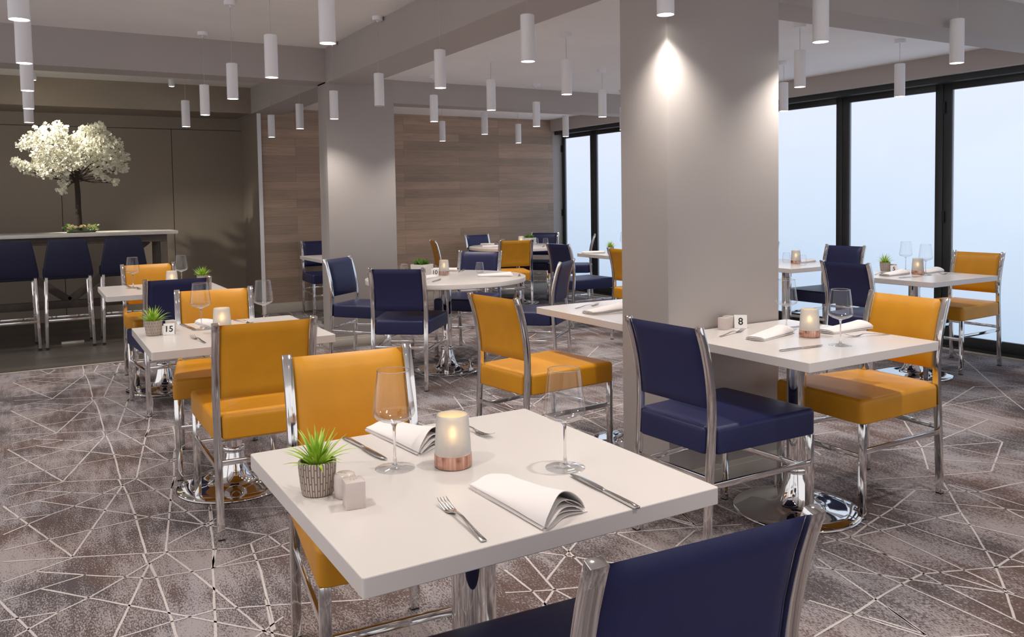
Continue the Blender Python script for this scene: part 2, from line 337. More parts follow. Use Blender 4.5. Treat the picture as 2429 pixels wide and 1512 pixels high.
# alcove wall : flush panels with dark joints
o = MB(); o.box(-4.2, 2.6, YA+.012, YA+.12, 0, HL, 1)
xs = [-4.2, -3.31, -2.09, -.87, .352, 1.579, 2.452]
for a, b in zip(xs, xs[1:]): o.box(a+.0035, b-.0035, YA, YA+.02, 0.0, 2.297)
o.box(-4.2, 2.6, YA, YA+.02, 2.304, 2.46); o.box(2.459, 2.6, YA, YA+.02, 0, 2.3)
struct(o.obj('wall_alcove', [M['panelpaint'], M['joint']]))
struct(MB().box(2.43, 2.475, YB-.03, YA, 0, BB).obj('wall_return', M['panelpaint']))
struct(MB().box(2.431, 2.477, YB-.036, YB-.03, 0, BB).obj('trim_2', M['white']))
struct(MB().box(2.475, 6.72, YB, YB+.1, 0, HR+.02).obj('wall_oak', M['oak']))
struct(MB().box(6.72, 7.2, YB+.01, YB+.1, 0, HR+.02).obj('wall_corner', M['paint']))
struct(MB().box(2.475, 6.72, YB-.016, YB, 0, .112).box(2.475, 6.72, YB-.01, YB, .112, .122).obj('baseboard_back', M['skirt'], bevel=.002))
# glazing : frames with frosted panes
edges = [4.32+1.03*k for k in range(-5, 6)]+[10.26]
for i, (a, b) in enumerate(zip(edges, edges[1:])):
    fr = MB(); st = .072
    fr.box(6.885, 6.955, a+.002, a+st, .03, 2.33); fr.box(6.885, 6.955, b-st, b-.002, .03, 2.33)
    fr.box(6.885, 6.955, a+st, b-st, 2.245, 2.33); fr.box(6.885, 6.955, a+st, b-st, .03, .125)
    w_ = struct(fr.obj('window_%d' % (i+1), M['frame'], bevel=.003))
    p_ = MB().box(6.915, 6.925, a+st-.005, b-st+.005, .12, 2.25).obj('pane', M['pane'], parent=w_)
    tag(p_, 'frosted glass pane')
    g_ = MB()
    for (y0, y1) in ((a+st, a+st+.007), (b-st-.007, b-st)): g_.box(6.896, 6.915, y0, y1, .125, 2.245)
    g_.obj('gasket', M['framelight'], parent=w_)
    if i % 2 == 0:
        h_ = MB()
        for z in (.35, 1.15, 2.1): h_.box(6.868, 6.886, b-.022, b+.0, z-.05, z+.05)
        h_.obj('hinge', M['rubber'], parent=w_, bevel=.002)
struct(MB().box(6.76, 6.97, -.9, 10.26, 2.30, 2.36).box(6.86, 6.97, -.9, 10.26, 2.325, 2.37).obj('trim_3', M['frame']))
struct(MB().box(6.86, 6.97, -.9, 10.26, 0, .034).obj('trim_4', M['frame']))
struct(MB().box(6.84, 6.862, -.9, 10.26, 0, .012).obj('trim_5', M['skirt']))
struct(MB().box(6.9, 7.2, -3.2, -.9, 0, HR).obj('wall_right', M['paint']))

# ------------------------------------------------------------------ pendant lights on their grid
def spot(name, parent, loc, power, size=124, blend=.85, radius=.028, col=(1, .93, .86), rot=None):
    l = bpy.data.lights.new(name, 'SPOT'); l.energy = power; l.spot_size = rad(size); l.spot_blend = blend; l.shadow_soft_size = radius; l.color = col
    o = bpy.data.objects.new(name, l); C.objects.link(o); o.parent = parent; o.location = loc
    if rot: o.rotation_euler = rot
    return o
PB, PL, PR = 2.0885, .245, .0375
def make_pendant(H, lit=True):
    root = empty('pendant_light'); tag(root, 'x', 'pendant light')
    s = MB(); n = 32
    s.lathe([(PR-.002, .012), (PR-.002, .001), (PR-.001, 0), (PR, .0015), (PR, PL-.003), (PR-.003, PL), (.004, PL)], n, capb=False)
    s.obj('lamp_shade', M['white'], root).location = (0, 0, PB)
    MB().lathe([(.001, 0), (PR-.0022, 0)], n, capb=False, capt=False, smooth=False).obj('lens', M['lens'] if lit else M['lensoff'], root).location = (0, 0, PB+.004)
    MB().lathe([(.038, -.030), (.040, -.028), (.040, -.002), (.040, 0)], 24).lathe([(.006, -.042), (.006, -.03)], 10).obj('ceiling_rose', M['white'], root).location = (0, 0, H)
    MB().tube([(0, 0, PB+PL), (0, 0, H-.03)], .0016, 6).obj('cord', M['cord'], root)
    if lit: spot('bulb_glow', root, (0, 0, PB-.001), SPOTW)
    return root
PROTO = {}
PEND = [
 (.0, 3.753, 'L', 'white cylinder pendant at the left edge, first of its row, top cut off'),
 (.014, 4.877, 'L', 'white cylinder pendant, second from the camera in the row at the left edge'),
 (.028, 6.02, 'L', 'white cylinder pendant, third from the camera in the row at the left edge'),
 (.035, 7.12, 'L', 'white cylinder pendant, fourth in the row at the left edge, just past the beam'),
 (.039, 8.29, 'L', 'white cylinder pendant, last of the left edge row, just above the blossom tree'),
 (1.212, 3.711, 'L', 'large looking white cylinder pendant cut by the frame top, left of the long beam'),
 (1.248, 4.857, 'L', 'white cylinder pendant with long cord in front of the left cross beam'),
 (1.258, 5.955, 'L', 'white cylinder pendant whose round ceiling rose shows at the top of the frame'),
 (1.28, 7.115, 'L', 'white cylinder pendant whose ceiling rose touches the left cross beam'),
 (1.311, 8.251, 'L', 'small looking white cylinder pendant in front of the taupe alcove panels'),
 (2.385, 2.745, 'B', 'white cylinder pendant at the corner of the big pillar, lighting it'),
 (2.309, 3.749, 'B', 'bright white cylinder pendant hanging below the underside of the long beam'),
 (2.332, 4.87, 'B', 'white cylinder pendant under the long beam, right of the unlit one'),
 (2.338, 5.958, 'O', 'white cylinder pendant that is not lit, rose at the edge of the long beam'),
 (2.344, 7.051, 'B', 'white cylinder pendant in front of the left edge of the farther pillar'),
 (2.347, 8.113, 'B', 'white cylinder pendant beside the left face of the farther pillar, before the oak wall'),
 (2.356, 9.247, 'B', 'smallest looking white cylinder pendant before the oak wall at the alcove corner'),
 (3.287, 2.678, 'B', 'large white cylinder pendant cut by the frame top, right of the big pillar'),
 (3.281, 4.817, 'R', 'white cylinder pendant with square looking rose, just left of the big pillar top'),
 (3.281, 5.905, 'R', 'white cylinder pendant in the middle of the right ceiling bay'),
 (3.267, 6.969, 'R', 'white cylinder pendant hanging beside the back beam, right of the farther pillar'),
 (4.533, 2.769, 'B', 'white cylinder pendant below the right cross beam near the frame top right corner'),
 (4.523, 3.853, 'R', 'white cylinder pendant just right of the big pillar with its rose on the ceiling'),
 (4.488, 6.024, 'R', 'white cylinder pendant left of the big pillar, overlapping the dark window head'),
 (4.437, 7.058, 'R', 'white cylinder pendant close in front of the back beam, rose at the beam'),
 (4.421, 8.118, 'R', 'white cylinder pendant beyond the back beam, top hidden by the beam'),
 (4.427, 9.215, 'R', 'short corded white cylinder pendant close before the oak wall, leftmost there'),
 (5.688, 3.915, 'R', 'white cylinder pendant in front of the frosted window with the five card table'),
 (5.676, 5.008, 'R', 'white cylinder pendant half behind the right edge of the big pillar'),
 (5.558, 7.093, 'R', 'sliver of a white cylinder pendant at the left edge of the big pillar'),
 (5.493, 8.096, 'R', 'small white cylinder pendant before the far window end by the oak wall'),
 (5.518, 9.224, 'R', 'short corded white cylinder pendant before the oak wall, the one nearer the windows'),
]
NEAR = [(1.22, 2.57, 'L'), (.0, 2.6, 'L'), (1.2, 1.42, 'L'), (2.25, 1.42, 'L'), (.0, 1.42, 'L'), (3.29, 1.5, 'R'), (1.2, .2, 'L'), (3.28, 3.75, 'R'), (4.52, 4.93, 'R')]
for i, (x, y, k, lab) in enumerate(PEND+[n+(None,) for n in NEAR]):
    H = {'L': HL, 'R': HR, 'O': HL, 'B': BB if (2.386 < x < 2.76) else HL if x < 2.386 else 2.296 if 2.83 < y < 3.11 else HR}[k]
    dz = 0
    if x == 2.385: dz = .053; H = BB-dz
    key = (round(H, 3), k != 'O')
    if key not in PROTO: PROTO[key] = make_pendant(H, k != 'O')
    b = place(PROTO[key], x, y, dz)
    b['label'] = lab or ['white cylinder pendant above the frame top, over the front table', 'white cylinder pendant above the frame top, outermost on the left', 'white cylinder pendant above the frame, over the near edge of the front table',
        'white cylinder pendant above the frame, over the cut navy chair', 'white cylinder pendant left of the camera, out of the frame', 'white cylinder pendant above the frame, right of the cut navy chair',
        'white cylinder pendant right behind the camera', 'white cylinder pendant directly behind the big pillar', 'white cylinder pendant hidden behind the window side of the big pillar'][i-len(PEND)]
    b['group'] = 'white cylinder pendants on the ceiling grid'
# two small alcove spotlights, plus an unseen one added to brighten the tree
def make_spot(x, y, tx, ty, tz, power, lab):
    r = empty('ceiling_spotlight', (x, y, HL)); tag(r, lab, 'spotlight', 'small spotlights on the alcove ceiling')
    MB().lathe([(.03, 0), (.034, -.005), (.034, -.075), (.027, -.08)], 24, capb=True, capt=False).obj('housing', M['white'], r)
    MB().lathe([(.0005, 0), (.026, 0)], 24, capb=False, capt=False, smooth=False).obj('lens', M['lens'], r).location.z = -.079
    d = Vector((tx-x, ty-y, tz-HL+.09)); q = d.to_track_quat('-Z', 'Y').to_euler()
    spot('bulb_glow', r, (0, 0, -.085), power, 46, .7, .02, (1, .93, .76), q)
make_spot(1.44, 9.93, 1.2, 10.1, 0, 5, 'small white ceiling spotlight on the pale strip right of the blossom tree')
make_spot(-.55, 9.15, .35, 9.60, 1.85, TREEW, 'added ceiling spotlight outside the left edge of the frame, shining on the blossom tree')
make_spot(.10, 10.0, .40, 9.62, 1.86, TREEW, 'small spotlight beside the left edge pendant, shining on the blossom tree')

# ------------------------------------------------------------------ dining chair
PROF = [(0, 0), (.006, .15), (.016, .33), (.026, .46), (.030, .55), (.026, .64), (.012, .73), (-.010, .815), (-.036, .888)]
def prof_y(z):
    for (y0, z0), (y1, z1) in zip(PROF, PROF[1:]):
        if z <= z1: return y0+(y1-y0)*(z-z0)/(z1-z0)
    return PROF[-1][0]
def outline_offset(P, d):
    n = len(P); out = []
    for i in range(n):
        a, b, c = Vector(P[i-1]), Vector(P[i]), Vector(P[(i+1) % n])
        e1 = (b-a).normalized(); e2 = (c-b).normalized(); n1 = Vector((-e1.y, e1.x)); n2 = Vector((-e2.y, e2.x))
        m_ = (n1+n2); k = 1+n1.dot(n2); out.append(b+m_*d/max(k, .3))
    return out
def fillet(P, r, n=5):
    out = []
    for i in range(len(P)):
        a, b, c = Vector(P[i-1]), Vector(P[i]), Vector(P[(i+1) % len(P)])
        rr = r[i] if isinstance(r, list) else r
        u = (a-b).normalized(); w = (c-b).normalized()
        if rr <= 0: out.append(b); continue
        p0 = b+u*rr; p1 = b+w*rr
        for k in range(n+1):
            t = k/n; out.append((1-t)**2*p0+2*t*(1-t)*b+t*t*p1)
    return out
def pillow(mb, P, z0, z1, r, n=5, crown=0, mi=0):
    q = r*.5; R = [mb.ring([(p.x, p.y, z0+q-q*cos(pi/2*k/n)) for p in outline_offset(P, q*(1-sin(pi/2*k/n)))]) for k in range(n+1)]
    R += [mb.ring([(p.x, p.y, z1-r+r*sin(pi/2*k/n)) for p in outline_offset(P, r*(1-cos(pi/2*k/n)))]) for k in range(n+1)]
    if crown: R += [mb.ring([(c[0]+(p.x-c[0])*f, c[1]+(p.y-c[1])*f, z1+crown*(1-f*f)) for p in outline_offset(P, r)]) for c in [(sum(p.x for p in P)/len(P), sum(p.y for p in P)/len(P))] for f in (.85, .6, .35)]
    for a, b in zip(R, R[1:]): mb.bridge(a, b, mi)
    mb.cap(R[0], mi, True); mb.cap(R[-1], mi)
CW = .42; PW = .030; PT = .021
def make_chair(col, name):
    root = empty('dining_chair'); tag(root, 'x', 'chair')
    s = MB()
    pillow(s, fillet([(-.212, .043), (.212, .043), (.246, .572), (-.246, .572)], [.019, .019, .034, .034]), .404, .508, .018, 6, .005)
    pillow(s, fillet([(-.177, .006), (.177, .006), (.177, .12), (-.177, .12)], .02), .4043, .5078, .018, 6)
    s.obj('seat', M[col], root, angle=50)
    # upholstered back between the posts, bowed with them
    s = MB(); nu, nv = 20, 14; hw = CW/2-PW-.001; z0, z1 = .572, .880; rows = [[], []]
    for j in range(nv+1):
        t = j/nv; v = -1+2*t; z = z0+(z1-z0)*t; g = max(0, 1-abs(v)**9)**.5
        for sd, th in ((0, .021), (1, .015)):
            pts = []
            for i in range(nu+1):
                u = -1+2*i/nu; f = max(0, 1-abs(u)**12)**.5; dy = th*f*g
                pts.append((u*hw, prof_y(z)+(dy if sd == 0 else -dy), z))
            rows[sd].append(s.ring(pts))
    for sd in (0, 1):
        for a, b in zip(rows[sd], rows[sd][1:]): s.bridge(a, b, 0, False)
    s.obj('backrest', M[col], root, angle=60)
    def leg(x, pts):
        l = MB().bar([(x, y, z) for y, z in pts], PW, PT, (1, 0, 0)).obj('leg', M['chrome'], root, bevel=.0022, angle=35)
        MB().box(x-.013, x+.013, pts[0][0]-.010, pts[0][0]+.010, 0, .007).obj('foot_cap', M['rubber'], l)
    fine = []
    for (y0, z0), (y1, z1) in zip(PROF, PROF[1:]): fine += [(y0, z0), ((y0+y1)/2, (z0+z1)/2)]
    # smooth the post profile a little
    fine.append(PROF[-1]); fine = [(fine[0][0], .005)]+[((fine[i-1][0]+2*fine[i][0]+fine[i+1][0])/4, fine[i][1]) for i in range(1, len(fine)-1)]+[fine[-1]]
    for sx in (-1, 1):
        leg(sx*(CW-PW)/2, fine)
        leg(sx*.226, [(.552, .005), (.552, .2), (.552, .406)])
    for sx in (-1, 1):
        MB().bar([(sx*(CW-PW)/2, .02, .285), (sx*.226, .544, .285)], .013, .022, (1, 0, 0)).obj('stretcher', M['chrome'], root, bevel=.0015)
    for y, z, hx in ((.018, .31, (CW-PW)/2-.014), (.552, .262, .213)):
        MB().bar([(-hx, y, z), (hx, y, z)], .013, .022, (0, 1, 0)).obj('stretcher', M['chrome'], root, bevel=.0015)
    return root
cm = make_chair('mustard', 'm'); cn = make_chair('navy', 'n')
CHAIRS = [
 ('n', 0.820, 0.846, 86.0, 'navy leather chair before the front table, cut by the frame bottom'),
 ('m', 0.875, 2.558, -94.4, 'mustard leather chair facing the camera under the far side of the front table'),
 ('m', 0.819, 3.390, 86.3, 'mustard leather chair seen from behind, just beyond the left rear of the front table'),
 ('m', 0.891, 4.867, -96.6, 'mustard leather chair facing the camera behind the candle of the fifteen table'),
 ('n', 0.821, 5.682, 91.6, 'navy leather chair seen from behind, back to back with a mustard chair, left'),
 ('m', 0.826, 7.290, -84.5, 'mustard leather chair facing the camera in front of the bar stools'),
 ('n', 2.078, 2.428, 2.7, 'navy leather chair seen from behind against the foot of the big pillar'),
 ('m', 3.569, 2.403, 177.5, 'large looking mustard leather chair facing the big pillar across its table'),
 ('m', 1.978, 3.59, 7.5, 'mustard leather chair in mid room turned sideways, whole seat in view'),
 ('n', 2.277, 6.870, -50.8, 'navy leather chair left of the mid room round table, by the farther pillar'),
 ('n', 2.235, 5.451, 52.4, 'navy leather chair in front of the mid room round table, back to the camera'),
 ('n', 3.620, 6.771, -136.0, 'navy leather chair behind the mid room round table, facing the camera'),
 ('n', 3.571, 5.259, 130.2, 'navy leather chair right of the mid room round table, back edge on'),
 ('m', 4.896, 8.267, 73.7, 'mustard leather chair in front of the far round table, back to the camera'),
 ('n', 4.805, 7.263, 2.6, 'navy leather chair left of the far window table, seat pointing at the glass'),
 ('n', 5.281, 9.995, -80.3, 'navy leather dining chair against the oak wall behind the far round table'),
 ('n', 6.291, 9.822, -140.8, 'navy leather dining chair in the window corner behind the far round table'),
 ('m', 4.176, 9.03, -15, 'mustard leather dining chair seen edge on, left of the far round table'),
 ('m', 4.77, 6.14, 0, 'mustard leather dining chair half hidden by the left edge of the big pillar'),
 ('n', 4.944, 3.823, -1.5, 'navy leather chair seen from behind at the window table with the five card'),
 ('n', 6.576, 5.065, -176.1, 'navy leather chair by the glass, facing the table beside the big pillar'),
 ('m', 6.564, 3.807, -180.7, 'mustard leather chair standing right against the frosted glass'),
 ('n', 3.09, 10.108, -90, 'navy leather dining chair against the oak wall, left of the farther pillar'),
 ('n', 6.6, 6.08, 180, 'navy leather chair of which only a chrome post shows beside the big pillar'),
 ('n', 6.36, 8.72, 143.7, 'navy leather dining chair in exact profile in front of the far window'),
]
for k, x, y, a, lab in CHAIRS:
    f = rad(a); place(cm if k == 'm' else cn, x+.038*cos(f), y+.038*sin(f), 0, f-pi/2, lab, 'mustard leather dining chairs' if k == 'm' else 'navy leather dining chairs')

# ------------------------------------------------------------------ tables
TT = .75
def base_lathe(mb, rb=.268):
    return mb.lathe([(rb-.004, 0), (rb, .003), (rb, .008), (rb-.006, .012), (rb*.75, .016), (.135, .019), (.104, .027), (.084, .041), (.071, .064), (.062, .092), (.055, .122), (.050, .150), (.047, .168)], 56, capt=True)
def make_table(kind):
    root = empty('dining_table' if kind == 'sq' else 'round_table'); tag(root, 'x', 'table')
    s = MB(); th = .037
    if kind == 'sq':
        P = fillet([(-.395, -.395), (.395, -.395), (.395, .395), (-.395, .395)], .006, 3)
        a = [s.ring([(p.x, p.y, z) for p in outline_offset(P, d)]) for z, d in ((TT-th, .002), (TT-th+.002, 0), (TT-.002, 0), (TT-.0004, .0008), (TT, .0022))]
        for q, w in zip(a, a[1:]): s.bridge(q, w, 0, True, False)
        s.cap(a[0], 0, True); s.cap(a[-1]); s.obj('tabletop', M['top'], root)
    else:
        s.lathe([(.636, TT-th), (.64, TT-th+.003), (.64, TT-.004), (.6385, TT-.001), (.636, TT)], 96).obj('tabletop', M['top'], root, angle=35)
    base_lathe(MB()).obj('base', M['basechrome'], root, angle=60)
    MB().lathe([(.050, .168), (.052, .172), (.052, .188), (.050, .192), (.0405, .194), (.0405, .70)], 40, capb=True).obj('pole', M['basechrome'], root, angle=40)
    MB().box(-.13, .13, -.13, .13, .70, TT-th, 0).obj('top_bracket', M['rubber'], root)
    if kind == 'rd': MB().lathe([(.02, .0), (.02, .03), (.012, .034), (.012, .055), (.022, .06), (.022, .075), (.012, .08)], 16, cx=.16, cy=-.10, z=.014).obj('levelling_knob', M['basechrome'], root)
    return root
tsq = make_table('sq'); trd = make_table('rd')
TABS = [
 (tsq, .843, 1.66, 0, 'white square table in the foreground, with lime plant and two wine glasses', 'T1'),
 (tsq, .818, 4.10, -.2, 'white square table with the fifteen card, between two mustard chairs', 'T15'),
 (tsq, .828, 6.55, 0, 'white square table nearest the bar stools, half hidden by a navy chair', 'T16'),
 (tsq, 2.828, 2.425, .3, 'white square table with the eight card, standing against the big pillar', 'T8'),
 (tsq, 2.865, 3.565, 0, 'white square table behind the big pillar, only its left corner showing', 'T9'),
 (tsq, 5.70, 3.79, 0, 'white square table with the five card, before the frosted windows', 'T5'),
 (tsq, 5.83, 5.11, 0, 'white square table just right of the big pillar with two tumblers and a candle', 'T6'),
 (tsq, 5.66, 7.17, 0, 'white square table at the far windows behind a mustard chair, plant on it', 'TS'),
 (tsq, 3.07, 9.0, 0, 'white square table mostly hidden behind the farther pillar', 'TX'),
 (trd, 2.87, 5.96, 0, 'white round table on a wide chrome disc base in mid room', 'T10'),
 (trd, 5.52, 9.28, 0, 'far white round table before the oak wall', 'TF'),
]
for p, x, y, r, lab, _ in TABS: place(p, x, y, 0, rad(r), lab, 'square pedestal tables' if p is tsq else 'round pedestal tables')
Z = TT+.0003

# ------------------------------------------------------------------ bar table, stools, tree
bt = empty('bar_table', (0, 9.62, 0)); tag(bt, 'long high bar table with pale board top on a brown timber trestle', 'table')
MB().box(-2.6, 1.352, -.385, .385, 1.056, 1.09).obj('tabletop', M['bartop'], bt, bevel=.002)
MB().box(-2.5, 1.25, -.33, -.29, .98, 1.056).box(-2.5, 1.25, .29, .33, .98, 1.056).obj('apron', M['barleg'], bt, bevel=.002)
for x in (1.215, -2.45):
    for y in (-.31, .31): MB().box(x-.035, x+.035, y-.035, y+.035, 0, .98).obj('leg', M['barleg'], bt, bevel=.002)
MB().box(-2.42, 1.18, -.03, .03, .315, .395).obj('stretcher', M['barleg'], bt, bevel=.002)
for a, b in ((-.42, .34), (1.10, .34), (-.48, -1.2), (-1.95, -1.2)): MB().bar([(a, 0, .985), (b, 0, .39)], .045, .075, (0, 1, 0)).obj('brace', M['barleg'], bt, bevel=.002)
def make_stool():
    root = empty('bar_stool'); tag(root, 'x', 'bar stool')
    s = MB(); pillow(s, fillet([(-.21, .03), (.21, .03), (.21, .46), (-.21, .46)], .03), .665, .755, .02, 5, .006); s.obj('seat', M['navy_shaded'], root, angle=50)
    s = MB(); R = []
    for z, hw, y, t in ((.690, .205, .012, .006), (.694, .212, .012, .022), (.72, .214, .008, .026), (.80, .203, -.003, .026), (.90, .187, -.016, .026), (1.02, .164, -.030, .024), (1.040, .159, -.033, .020), (1.046, .152, -.034, .008)):
        R.append(s.ring([(p.x, p.y+y, z) for p in fillet([(-hw, -t), (hw, -t), (hw, t), (-hw, t)], min(t*.7, .016), 3)]))
    for a, b in zip(R, R[1:]): s.bridge(a, b)
    s.cap(R[0], 0, True); s.cap(R[-1]); s.obj('backrest', M['navy_shaded'], root, angle=50)
    for sx in (-1, 1):
        for (yt, yb) in ((.03, .0), (.44, .47)):
            l = MB().bar([(sx*.20, yb, .02), (sx*.185, yt, .69)], .026, .026, (1, 0, 0)).obj('leg', M['chrome'], root, bevel=.002)
            MB().box(sx*.20-.014, sx*.20+.014, yb-.014, yb+.014, 0, .02).obj('foot_cap', M['rubber'], l)
        MB().bar([(sx*.194, .014, .30), (sx*.194, .456, .30)], .018, .022, (1, 0, 0)).obj('footrest', M['chrome'], root, bevel=.0015)
    for y, z in ((.014, .275), (.457, .255)): MB().bar([(-.18, y, z), (.18, y, z)], .018, .022, (0, 1, 0)).obj('footrest', M['chrome'], root, bevel=.0015)
    return root
st = make_stool()
for x, a, lab in ((.313, 0, 'navy leather bar stool in the middle of the three, its whole back showing'), (-.146, 3, 'navy leather bar stool cut by the left edge of the frame'), (.80, -2, 'navy leather bar stool nearest the right end of the bar table')):
    place(st, x, 8.95, 0, rad(a), lab, 'navy bar stools along the bar table')
tag(MB().box(-.10, .10, -.03, .03, 0, .028).obj('floor_plate', M['brass'], bevel=.003), 'small metal plate lying on the dark wood floor in front of the bar stools', 'floor plate').location = (.43, 9.15, 0)
bpy.data.objects['floor_plate'].location = (.336, 9.21, 0)

# blossom tree on the bar
R_ = random.Random(11)
tx, ty, tz = .45, 9.60, 1.09
tr = empty('blossom_tree', (tx, ty, tz)); tag(tr, 'artificial tree with dark trunk and cloud of cream blossom standing on the bar table', 'tree')
MB().lathe([(.075, 0), (.075, .012), (.03, .02)], 20).obj('base', M['bark'], tr)
MB().tube([(.002, 0, .01), (.003, .002, .12), (.0, 0, .25), (.002, .003, .38), (-.002, 0, .50), (-.002, 0, .60)], [.030, .028, .027, .026, .024, .012], 12).obj('trunk', M['bark'], tr, angle=60)
lobes = [(-.52, .02, .70, .055), (-.45, .0, .665, .07), (-.36, .05, .66, .085), (-.27, -.08, .66, .10), (-.47, -.03, .88, .06), (-.38, .04, .92, .095), (-.30, -.06, .84, .12), (-.31, .05, 1.0, .09), (-.20, -.02, 1.02, .11), (-.13, .05, 1.08, .075), (-.17, -.09, .90, .14), (-.20, .08, .76, .13), (-.10, -.1, .72, .12), (-.05, .08, .86, .13), (.03, -.12, .78, .13), (.06, .06, .93, .12), (.10, -.03, 1.02, .085), (.20, .02, 1.03, .085), (.245, -.02, 1.09, .045), (.18, -.10, .86, .13), (.30, .04, .94, .10), (.38, .0, .90, .075), (.27, -.08, .78, .12), (.38, .04, .76, .09), (.44, -.02, .80, .06), (.44, .02, .68, .06), (.33, .0, .68, .08), (.14, .08, .70, .12), (.20, -.02, .60, .06), (.27, .0, .545, .045), (.36, -.02, .52, .035), (-.14, .02, .62, .075), (-.12, .0, .52, .055), (-.14, .01, .445, .05), (-.30, .1, .75, .10)]
s = MB()
for (lx, ly, lz, lr) in lobes:
    a = Vector((-.012, 0, .50+.09*R_.random())); b = Vector((lx, ly, lz)); mid = (a+b)/2+Vector((R_.uniform(-.02, .02), R_.uniform(-.02, .02), -.03 if lz < .75 else .02))
    s.tube([a, mid, b], [.0045, .0035, .0015], 5)
    for k in range(3):
        c = b+Vector((R_.uniform(-1, 1), R_.uniform(-1, 1), R_.uniform(-1, 1)))*lr*.9; s.tube([(mid+b)/2, c], [.003, .0015], 4)
s.obj('branch', M['bark'], tr)
s = MB()
for (lx, ly, lz, lr) in lobes:
    for k in range(int(190*(lr/.13)**2)+14):
        d = Vector((R_.gauss(0, 1), R_.gauss(0, 1), R_.gauss(0, 1))).normalized()*lr*(R_.random()**.4)*1.08
        c = Vector((lx, ly, lz))+d; c.z += .012*sin(9*c.x); ax = Vector((R_.gauss(0, 1), R_.gauss(0, 1), R_.gauss(0, 1)+.4)).normalized(); u = ax.orthogonal().normalized(); w = ax.cross(u); rr = R_.uniform(.011, .018)
        ci = s.ring([c])[0]; np_ = 5
        for q in range(np_):
            a0 = 2*pi*q/np_; p1 = c+rr*(cos(a0-.5)*u+sin(a0-.5)*w)+ax*rr*.35; p2 = c+rr*1.18*(cos(a0)*u+sin(a0)*w)+ax*rr*.5; p3 = c+rr*(cos(a0+.5)*u+sin(a0+.5)*w)+ax*rr*.35
            i_ = s.ring([p1, p2, p3]); s.face((ci, i_[0], i_[1], i_[2]))
s.obj('blossom', M['blossom'], tr)
# ring of roses and leaves round its foot
wr = empty('flower_ring', (tx+.02, ty-.02, tz)); tag(wr, 'low ring of peach roses and green leaves around the tree foot', 'flowers')
s = MB()
for k in range(150):
    a = R_.uniform(0, 2*pi); rr = R_.uniform(.08, .15); c = Vector((cos(a)*rr, sin(a)*rr*.8, R_.uniform(.012, .075))); d = Vector((cos(a+R_.uniform(-.9, .9)), sin(a), R_.uniform(-.1, .9))).normalized()
    l = R_.uniform(.022, .04); sd = d.orthogonal().normalized()*l*.28; i_ = s.ring([c, c+d*l*.5+sd, c+d*l, c+d*l*.5-sd]); s.face(i_)
s.obj('leaf', M['green'], wr)
for k in range(13):
    a = 2*pi*k/13+R_.uniform(-.15, .15); rr = R_.uniform(.10, .135); s = MB()
    for j in range(14):
        b_ = j*2.4; q = .006+.0012*j; c = Vector((cos(b_)*q*.6, sin(b_)*q*.6, .004)); u = Vector((-sin(b_), cos(b_), 0)); o_ = Vector((cos(b_), sin(b_), 0))
        i_ = s.ring([c-u*q*.8, c+u*q*.8, c+u*q*.9+o_*q*.4+Vector((0, 0, .022-.001*j)), c-u*q*.9+o_*q*.4+Vector((0, 0, .022-.001*j))]); s.face(i_)
    f_ = s.obj('rose', M['rose'], wr); f_.location = (cos(a)*rr, sin(a)*rr*.8, R_.uniform(.03, .055)); f_.rotation_euler = (R_.uniform(-.5, .5), R_.uniform(-.5, .5), 0)
MB().lathe([(.13, 0), (.135, .006), (.12, .014)], 24).obj('mat', M['soil'], wr)

# ------------------------------------------------------------------ tableware
def make_wine():
    root = empty('wine_glass'); tag(root, 'x', 'wine glass')
    MB().lathe([(.0003, .0006), (.030, .0012), (.044, .0006), (.0458, .0008), (.046, .0014), (.040, .0030), (.022, .0048), (.009, .0080), (.0045, .014)], 48, capb=False, capt=False).obj('foot', M['footglass'], root, angle=75)
    MB().lathe([(.0003, .0070), (.007, .0085), (.0045, .014), (.0034, .03), (.0030, .06), (.0032, .088), (.0044, .098), (.008, .105), (.0003, .108)], 24, capb=False, capt=False).obj('stem', M['solidglass'], root, angle=75)
    MB().lathe([(.0078, .1048), (.018, .1085), (.032, .1135), (.0425, .1195), (.0466, .126)], 48, capb=False, capt=False).lathe([(.0003, .1125), (.018, .1135), (.032, .1175), (.0405, .1225), (.0440, .127)], 48, capb=False, capt=False).obj('cup', M['footglass'], root, angle=75)
    MB().lathe([(.0466, .126), (.0482, .131), (.0482, .135), (.0470, .145), (.0440, .17), (.0405, .20), (.0370, .2275)], 48, capb=False, capt=False).obj('bowl', M['glass'], root, angle=80)
    MB().lathe([(.0366, .2272), (.0374, .2272), (.0376, .2282), (.0370, .2288), (.0364, .2282), (.0366, .2272)], 48, capb=False, capt=False).obj('rim', M['solidglass'], root, angle=80)
    return root
def make_tumbler():
    root = empty('tumbler'); tag(root, 'x', 'glass')
    MB().lathe([(.0003, .0006), (.026, .0006), (.031, .003), (.0345, .010), (.0330, .0115), (.026, .0085), (.0003, .0075)], 40, capb=False, capt=False).obj('glass_base', M['footglass'], root, angle=75)
    MB().lathe([(.0345, .010), (.0362, .018), (.0365, .024), (.0355, .04), (.0315, .07), (.0285, .088)], 40, capb=False, capt=False).obj('glass_body', M['glass'], root, angle=80)
    MB().lathe([(.0281, .0876), (.0289, .0876), (.0290, .0886), (.0285, .0890), (.0280, .0884), (.0281, .0876)], 40, capb=False, capt=False).obj('rim', M['solidglass'], root, angle=80)
    return root
